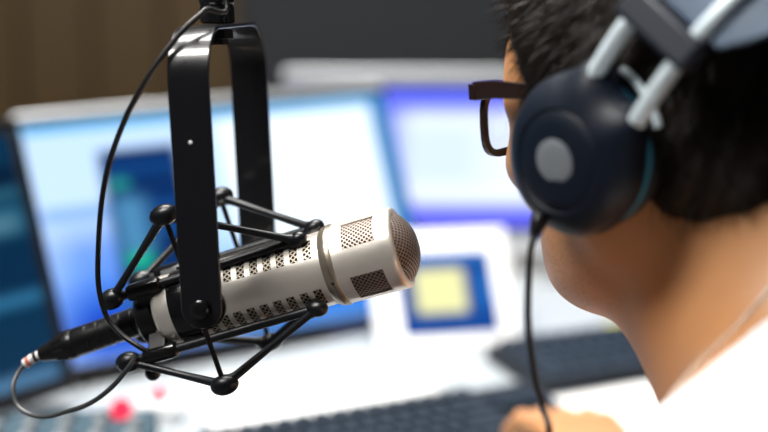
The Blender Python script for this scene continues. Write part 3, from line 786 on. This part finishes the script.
torso_parts(B); arm_parts(B); leg_parts(B); neck_parts(B); head_parts(B)
hand(B, WRL, V(-.30, .95, -.06), V(.95, .3, -.1)); hand(B, WRR, V(-.55, .83, -.06), V(-.83, -.55, -.1))
vs, fs = B.mesh(); body = np_mesh('body', vs, fs, M['skin'], person, 2)
SKIN_CHIN.default_value = tuple(Hd(.050, .02, -.080)-ROOTLOC[person.name])
for s in (1, -1):
    ey = MB().ball(Hd(.0815, .031*s, .004), .0122).build('eye', mat('eye_white', (.8, .78, .75), .2, 0, .05, 60), person)
    MB().ball(Hd(.0905, .031*s, .004), .0055, hf, .0036).build('iris', mat('brown_iris', (.05, .025, .012), .1, 0, .2, 300), ey)
    g = MB(); g.tube(catmull([Hd(.099, .014*s, .021), Hd(.096, .030*s, .027), Hd(.082, .047*s, .024)], 6), [.003]*13, 8); g.build('eyebrow', M['hair'], person)
# clothing
TS = Field(axis((-.03, .66, .005)), axis((.42, 1.06, .005)), axis((.48, 1.12, .004)))
torso_parts(TS, .006); 
for (sh, el) in ((SHL, ELL), (SHR, ELR)): TS.cone(sh, sh+(el-sh)*.62, .058, .062, .03)
# folds
X = TS.x[:, None, None]; Y = TS.y[None, :, None]; Z = TS.z[None, None, :]
TS.F += (.0022*np.sin(38*X+22*Y+9*np.sin(14*Z))*np.sin(30*Z-17*Y+2)).astype(np.float32)
for (sh, el) in ((SHL, ELL), (SHR, ELR)):
    q = sh+(el-sh)*.60; dd = nrm(el-sh)
    far = ((X-q[0])*dd[0]+(Y-q[1])*dd[1]+(Z-q[2])*dd[2]); near = np.sqrt((X-q[0])**2+(Y-q[1])**2+(Z-q[2])**2)-.11
    TS.F = np.maximum(TS.F, -np.maximum(-far, near)).astype(np.float32)
jug, nape = Td(.062, 0, -.052), Td(-.062, 0, .046)
al = nrm(jug-nape); cn = np.cross(al, bl); cn = cn if cn[2] > 0 else -cn; cm = (jug+nape)/2
pl = (X-cm[0])*cn[0]+(Y-cm[1])*cn[1]+(Z-cm[2])*cn[2]
TS.F = np.maximum(TS.F, pl).astype(np.float32)
hemz = PEL[2]-.02
TS.F = np.maximum(TS.F, hemz-Z+0*X+0*Y).astype(np.float32)
vs, fs = TS.mesh(); shirt = np_mesh('t_shirt', vs, fs, M['shirt'], person, 3)
TR = Field(axis((-.15, .66, .008)), axis((.40, 1.20, .008)), axis((.10, .74, .008)))
leg_parts(TR, .008, False)
X = TR.x[:, None, None]; Y = TR.y[None, :, None]; Z = TR.z[None, None, :]
TR.F = np.maximum(TR.F, Z-(PEL[2]+.07)+0*X+0*Y).astype(np.float32)
vs, fs = TR.mesh(); np_mesh('trousers', vs, fs, M['trousers'], person, 2)
for an in (ANL, ANR):
    SF = Field(axis((an[0]-.25, an[0]+.12, .006)), axis((an[1]-.12, an[1]+.25, .006)), axis((-.01, .14, .006)))
    SF.cone(an-EZ*.042, an-EZ*.052+bf*.17, .042, .035, .02); SF.cone(an-EZ*.03, an+EZ*.02, .046, .046, .02)
    SF.F = np.maximum(SF.F, .0005-SF.z[None, None, :]).astype(np.float32)
    vs, fs = SF.mesh(); np_mesh('shoe', vs, fs, M['shoe'], person, 1)
# hair: a cap over the skull with short strands
HR = Field(axis((.0, .40, .004)), axis((.72, 1.10, .004)), axis((.98, 1.32, .004)))
HR.ell(Hd(-.006, 0, .048), HFR, (.119, .086, .099), .02)
HR.cone(Hd(-.066, 0, .0), Hd(-.070, 0, -.052), .058, .042, .03)
HR.ell(Hd(-.045, 0, .0), HFR, (.062, .073, .060), .02)
X = HR.x[:, None, None]; Y = HR.y[None, :, None]; Z = HR.z[None, None, :]
q = [(X-HC[0])*e[0]+(Y-HC[1])*e[1]+(Z-HC[2])*e[2] for e in HFR]
# hairline height as a function of how far forward
xs_ = np.array([-.20, -.10, -.075, -.040, -.015, .004, .022, .034, .046, .062, .085, .12]); zs_ = np.array([-.080, -.076, -.066, -.036, -.012, -.020, -.022, .010, .040, .066, .082, .090])
line = np.interp(q[0], xs_, zs_)
HR.F = np.maximum(HR.F, (line-q[2])*.7).astype(np.float32)
HR.F += (.0016*np.sin(210*q[1]+60*q[0])*np.sin(160*q[0]+90*q[2])).astype(np.float32)
vs, fs = HR.mesh()
# strands
nfc = len(fs); tri = vs[fs]; cen = tri.mean(1); nor = np.cross(tri[:, 2]-tri[:, 0], tri[:, 3]-tri[:, 1]); ar = np.linalg.norm(nor, axis=1); nor /= ar[:, None]
skc = Hd(-.013, 0, .03); nor *= np.sign((nor*(cen-skc)).sum(1))[:, None]
outer = ((cen-skc)*nor).sum(1) > .045
loc = (cen-HC)@np.array(HFR).T
pr = ar*outer*np.where(loc[:, 1] > -.03, 1, .15)
NS = 15000; pick = rng.choice(nfc, NS, p=pr/pr.sum())
w4 = rng.dirichlet((1, 1, 1, 1), NS); root = (tri[pick]*w4[:, :, None]).sum(1); nn_ = nor[pick]
lp = loc[pick]
crown = V(-.06, 0, .135)
flow = lp-crown; flow[:, 0] += .35*np.maximum(lp[:, 2]-.06, 0); flow = flow@np.array(HFR)
flow -= nn_*(flow*nn_).sum(1)[:, None]; flow /= np.linalg.norm(flow, axis=1)[:, None]+1e-6
flow += rng.normal(0, .28, flow.shape)
front = np.clip((lp[:, 0]-.02)/.06, 0, 1)*np.clip(lp[:, 2]/.05, 0, 1)
ln = rng.uniform(.007, .015, NS)*(1+.2*front); lift = rng.uniform(.25, .75, NS)*(1-.45*front)
SV = np.zeros((NS, 8, 3)); 
side = np.cross(flow, nn_); side /= np.linalg.norm(side, axis=1)[:, None]
for i in range(4):
    t = i/3; c = root - nn_*.002 + flow*(ln*t)[:, None] + nn_*(ln*lift*(t-.45*t*t))[:, None]; wdt = .00034*(1-.75*t)
    SV[:, 2*i] = c-side*wdt; SV[:, 2*i+1] = c+side*wdt
sf = np.array([(0, 1, 3, 2), (2, 3, 5, 4), (4, 5, 7, 6)])
allv = np.concatenate([vs, SV.reshape(-1, 3)]); allf = np.concatenate([fs, (np.arange(NS)[:, None, None]*8+sf[None]).reshape(-1, 4)+len(vs)])
np_mesh('hair', allv, allf, M['hair'], person)

# ------------------------------------------------------------------ headphones
hp = thing('headphones', 'dark blue over-ear headphones with silver rods worn on the head', 'headphones', HPO)
BB = R(38); bu = hu*math.cos(BB) - hf*math.sin(BB); bfw = hf*math.cos(BB) + hu*math.sin(BB)   # band plane: bu up, bfw forward across
def cup(sg):
    ax = nrm(hl*sg - hu*.11); o = HPO + hl*sg*.074
    def ring_shape(prof, n=64, ex=lambda q: 1.0):
        vs = []; 
        for (t, r) in prof:
            for j in range(n):
                q = 2*math.pi*j/n; rr = r*(1+(ex(q)-1)*min(1, max(0, (r-.030)/.011)))
                vs.append(o + ax*t + rr*(math.cos(q)*bu*1.04 + math.sin(q)*bfw*1.03))
        m = len(prof); fs = [(i*n+j, i*n+(j+1) % n, (i+1)*n+(j+1) % n, (i+1)*n+j) for i in range(m-1) for j in range(n)] + [tuple(range(n))[::-1], tuple((m-1)*n+j for j in range(n))]
        g = MB(); g.add(vs, fs); return g
    tip = lambda q: 1 + .24*math.exp(-(math.atan2(math.sin(q-.30), math.cos(q-.30))/.24)**2) + .14*math.exp(-(math.atan2(math.sin(q+.50), math.cos(q+.50))/.24)**2)
    sh = ring_shape([(.012, .0400), (.013, .0435), (.017, .0448), (.022, .0442), (.028, .0410), (.0335, .0340), (.0355, .0285), (.0346, .0272), (.0355, .0262), (.0368, .020), (.0372, .010)], 96, tip).build('ear_cup', M['cup'], hp, smooth=40)
    if sg > 0:
        MB().lathe(o+ax*.0370, ax, [(0, .0128), (.0008, .0128), (.0013, .0116), (.0014, .006)], 48).build('disc', M['disc'], sh)['label'] = 'round grey centre disc'
    ring_shape([(.008, .0405), (.0085, .0432), (.0115, .0432), (.0122, .0405)]).build('cup_rim', M['cup_rim'], sh, smooth=30)
    ring_shape([(-.008, .030), (-.008, .038), (-.004, .0425), (.002, .0435), (.007, .0420), (.0085, .037)]).build('ear_cushion', M['cushion'], sh, smooth=50)
    # bracket arc above the cup
    pts = [o + ax*.010 + (.0475+.006*math.cos(q*1.0))*(math.cos(q-.10)*bu + math.sin(q-.10)*bfw) for q in np.linspace(-.52, .22, 16)]
    MB().tube(pts, .0022, 10).build('bracket', M['rodsilver'], sh)
    return o
oL = cup(1); oR = cup(-1)
def arc(y_off, rad_l, rad_u, a0=0, n=40, start=.045):
    """over the head from the left cup to the right cup, in the band plane shifted forward by y_off"""
    pts = []
    lat = rad_l; 
    for q in np.linspace(a0, 180-a0, n):
        pts.append(HPO + hl*lat*math.cos(R(q)) + bu*(.050+rad_u*math.sin(R(q))) + bfw*y_off)
    return pts
for yo in (.0110, -.0260): MB().tube(arc(yo, .098, .118, -3), .0050, 14).build('headband_rod', M['rodsilver'], hp)
g = MB(); vs = []; pts = arc(0, .096, .112, -28)
sel = [p for p, q in zip(pts, np.linspace(-28, 208, 40)) if 26 < q < 154]
for k_, p in enumerate(sel):
    c = HPO + bu*.050; rd = nrm(p-c); e_ = min(k_, len(sel)-1-k_); bw = .058*(1-.35*max(0, 1-e_/4)**2)
    for (w_, t_) in ((-bw, -.0016), (.016, -.0016), (.016, .0016), (-bw, .0016)): vs.append(p + bfw*w_ + rd*t_)
n_ = len(sel); fs = [(i*4+j, i*4+(j+1) % 4, (i+1)*4+(j+1) % 4, (i+1)*4+j) for i in range(n_-1) for j in range(4)] + [(0, 1, 2, 3), tuple((n_-1)*4+j for j in range(4))]
g.add(vs, fs); g.build('headband_strap', M['leather'], hp, smooth=40, bevel=.001)
for q in (20, 160):
    c = HPO + hl*.098*math.cos(R(q)) + bu*(.050+.118*math.sin(R(q))); tg = nrm(-hl*math.sin(R(q)) + bu*math.cos(R(q))); rd = np.cross(tg, bfw)
    MB().box(c - bfw*.0075, bfw, tg, rd, .0265, .0095, .0068).build('slider', M['slider'], hp, bevel=.003, bseg=3)
cex = oL + hl*.020 - bu*.036 + bfw*.024
q0 = P(538, 224, .835)
MB().tube(catmull([q0 + (q0-P(534, 238, .833))*.6, q0, P(534, 236, .833)], 4), [.0050]*5+[.0044, .0040, .0034, .0030], 14).build('cord_boot', M['connector'], hp)
cord = [P(535, 232, .834), P(530.5, 252, .832), P(528.5, 285, .83), P(528, 318, .83), P(530, 345, .83), P(535, 378, .83), P(543, 408, .83), P(549, 440, .83), V(.10, .90, .86), V(.10, 1.0, .76), V(.13, 1.11, ZD+.004), V(.22, 1.18, ZD+.003)]
MB().tube(catmull(cord, 8), .0020, 10).build('cord', M['cable'], hp)

# ------------------------------------------------------------------ glasses
gl = thing('glasses', 'dark framed glasses on the face of the person', 'glasses', Hd(.1, 0, .01))
g = MB()
def rimpts(s):
    w0, h0 = .0290, .0205; pts = []
    for j in range(28):
        q = 2*math.pi*j/28; cx, sx = math.cos(q), math.sin(q); e = .62
        x = w0*math.copysign(abs(cx)**e, cx); y = h0*math.copysign(abs(sx)**e, sx)
        lat = (.0380+x)*s; pts.append(Hd(.1015-.0028*(abs(lat)/.03)**2*1.0, lat, .0080+y))
    return pts
for s in (1, -1):
    pts = rimpts(s); m = len(pts); vs = []
    cen_ = sum(pts)/m
    for p in pts:
        rd = nrm(p-cen_)
        for (a, b) in ((-.0028, -.0022), (.0022, -.0022), (.0022, .0022), (-.0028, .0022)): vs.append(p + rd*a + hf*b)
    g.add(vs, [(i*4+j, i*4+(j+1) % 4, ((i+1) % m)*4+(j+1) % 4, ((i+1) % m)*4+j) for i in range(m) for j in range(4)])
g.tube([Hd(.1013, .010, .016), Hd(.104, 0, .018), Hd(.1013, -.010, .016)], .0022, 8)
for s in (1, -1): g.box(Hd(.0905, .0675*s, .0285), nrm(hf-.2*hl*s), nrm(hl*s+.2*hf), hu, .0035, .0050, .0048)
ff = g.build('front_frame', M['frame'], gl, smooth=40, bevel=.0004)
for s in (1, -1):
    pts = rimpts(s); cen_ = sum(pts)/len(pts); mm = MB()
    vs = [cen_+hf*.0006, cen_-hf*.0006] + [p+hf*.0006 for p in pts] + [p-hf*.0006 for p in pts]; m = len(pts)
    mm.add(vs, [(0, 2+i, 2+(i+1) % m) for i in range(m)] + [(1, 2+m+(i+1) % m, 2+m+i) for i in range(m)] + [(2+i, 2+m+i, 2+m+(i+1) % m, 2+(i+1) % m) for i in range(m)])
    mm.build('lens', M['lens'], ff, smooth=40)
    vs = []
    for (x, l, z, h) in ((.0910, .0710, .0290, .0058), (.07, .0740, .0310, .0055), (.03, .0770, .0300, .0046), (.0, .0785, .0225, .0034), (-.02, .0775, .010, .0032), (-.04, .073, -.014, .003)):
        for (a, b) in ((-.0011, -1), (.0011, -1), (.0011, 1), (-.0011, 1)): vs.append(Hd(x, (l+a)*s, z+b*h))
    mm = MB(); mm.add(vs, [(i*4+j, i*4+(j+1) % 4, (i+1)*4+(j+1) % 4, (i+1)*4+j) for i in range(5) for j in range(4)] + [(0, 1, 2, 3), (20, 21, 22, 23)])
    mm.build('temple', M['frame'], gl, smooth=40, bevel=.0006)

# ------------------------------------------------------------------ necklace: lies on the neck just above the collar
ring = []
dep = bpy.context.evaluated_depsgraph_get(); dep.update()
from mathutils.bvhtree import BVHTree
bv = BVHTree.FromObject(body, dep)
off = ROOTLOC[person.name]
for j in range(60):
    q = 2*math.pi*j/60; c = cm + cn*.010; dr = math.cos(q)*al + math.sin(q)*bl
    h = bv.ray_cast(Vector(c+dr*.16-off), Vector(-dr))
    ring.append((np.array(h[0])+off + dr*.0006) if h[0] else c+dr*.06)
ring.append(ring[0])
tag(MB().tube(ring, .0011, 8, caps=False).build('necklace', M['chain'], None), 'thin pale chain around the neck just above the t-shirt collar', 'necklace')

# ------------------------------------------------------------------ office chair under the person
ch = thing('office_chair', 'charcoal office chair the person sits on', 'chair', (PEL[0]+.03, PEL[1]-.03, 0))
cc = V(PEL[0], PEL[1], 0) + .06*bf
MB().box(cc+EZ*.395, bf, bl, EZ, .22, .22, .03).build('seat', M['chairfab'], ch, bevel=.02, bseg=4)
MB().box(cc-bf*.27+EZ*.72, bf, bl, nrm(EZ-.1*bf), .022, .20, .22).build('backrest', M['chairfab'], ch, bevel=.02, bseg=4)
MB().tube([cc-bf*.1+EZ*.36, cc-bf*.28+EZ*.38, cc-bf*.30+EZ*.6], .018, 12).build('back_support', M['black_metal'], ch)
MB().tube([cc+EZ*.07, cc+EZ*.364], .028, 16).build('column', M['black_metal'], ch)
for j in range(5):
    q = 2*math.pi*j/5+.3; dv = V(math.cos(q), math.sin(q), 0)
    MB().tube([cc+EZ*.10+dv*.02, cc+dv*.28+EZ*.07], [.022, .014], 10).build('base_leg', M['black_metal'], ch)
    MB().lathe(cc+dv*.28+EZ*.0265-np.cross(dv, EZ)*.02, np.cross(dv, EZ), [(0, .02), (.004, .026), (.036, .026), (.04, .02)], 20).build('caster', M['black_metal'], ch)

# ambient
W = bpy.data.worlds.new('world'); S.world = W; W.use_nodes = True
W.node_tree.nodes['Background'].inputs[0].default_value = (.6, .7, .8, 1); W.node_tree.nodes['Background'].inputs[1].default_value = .2
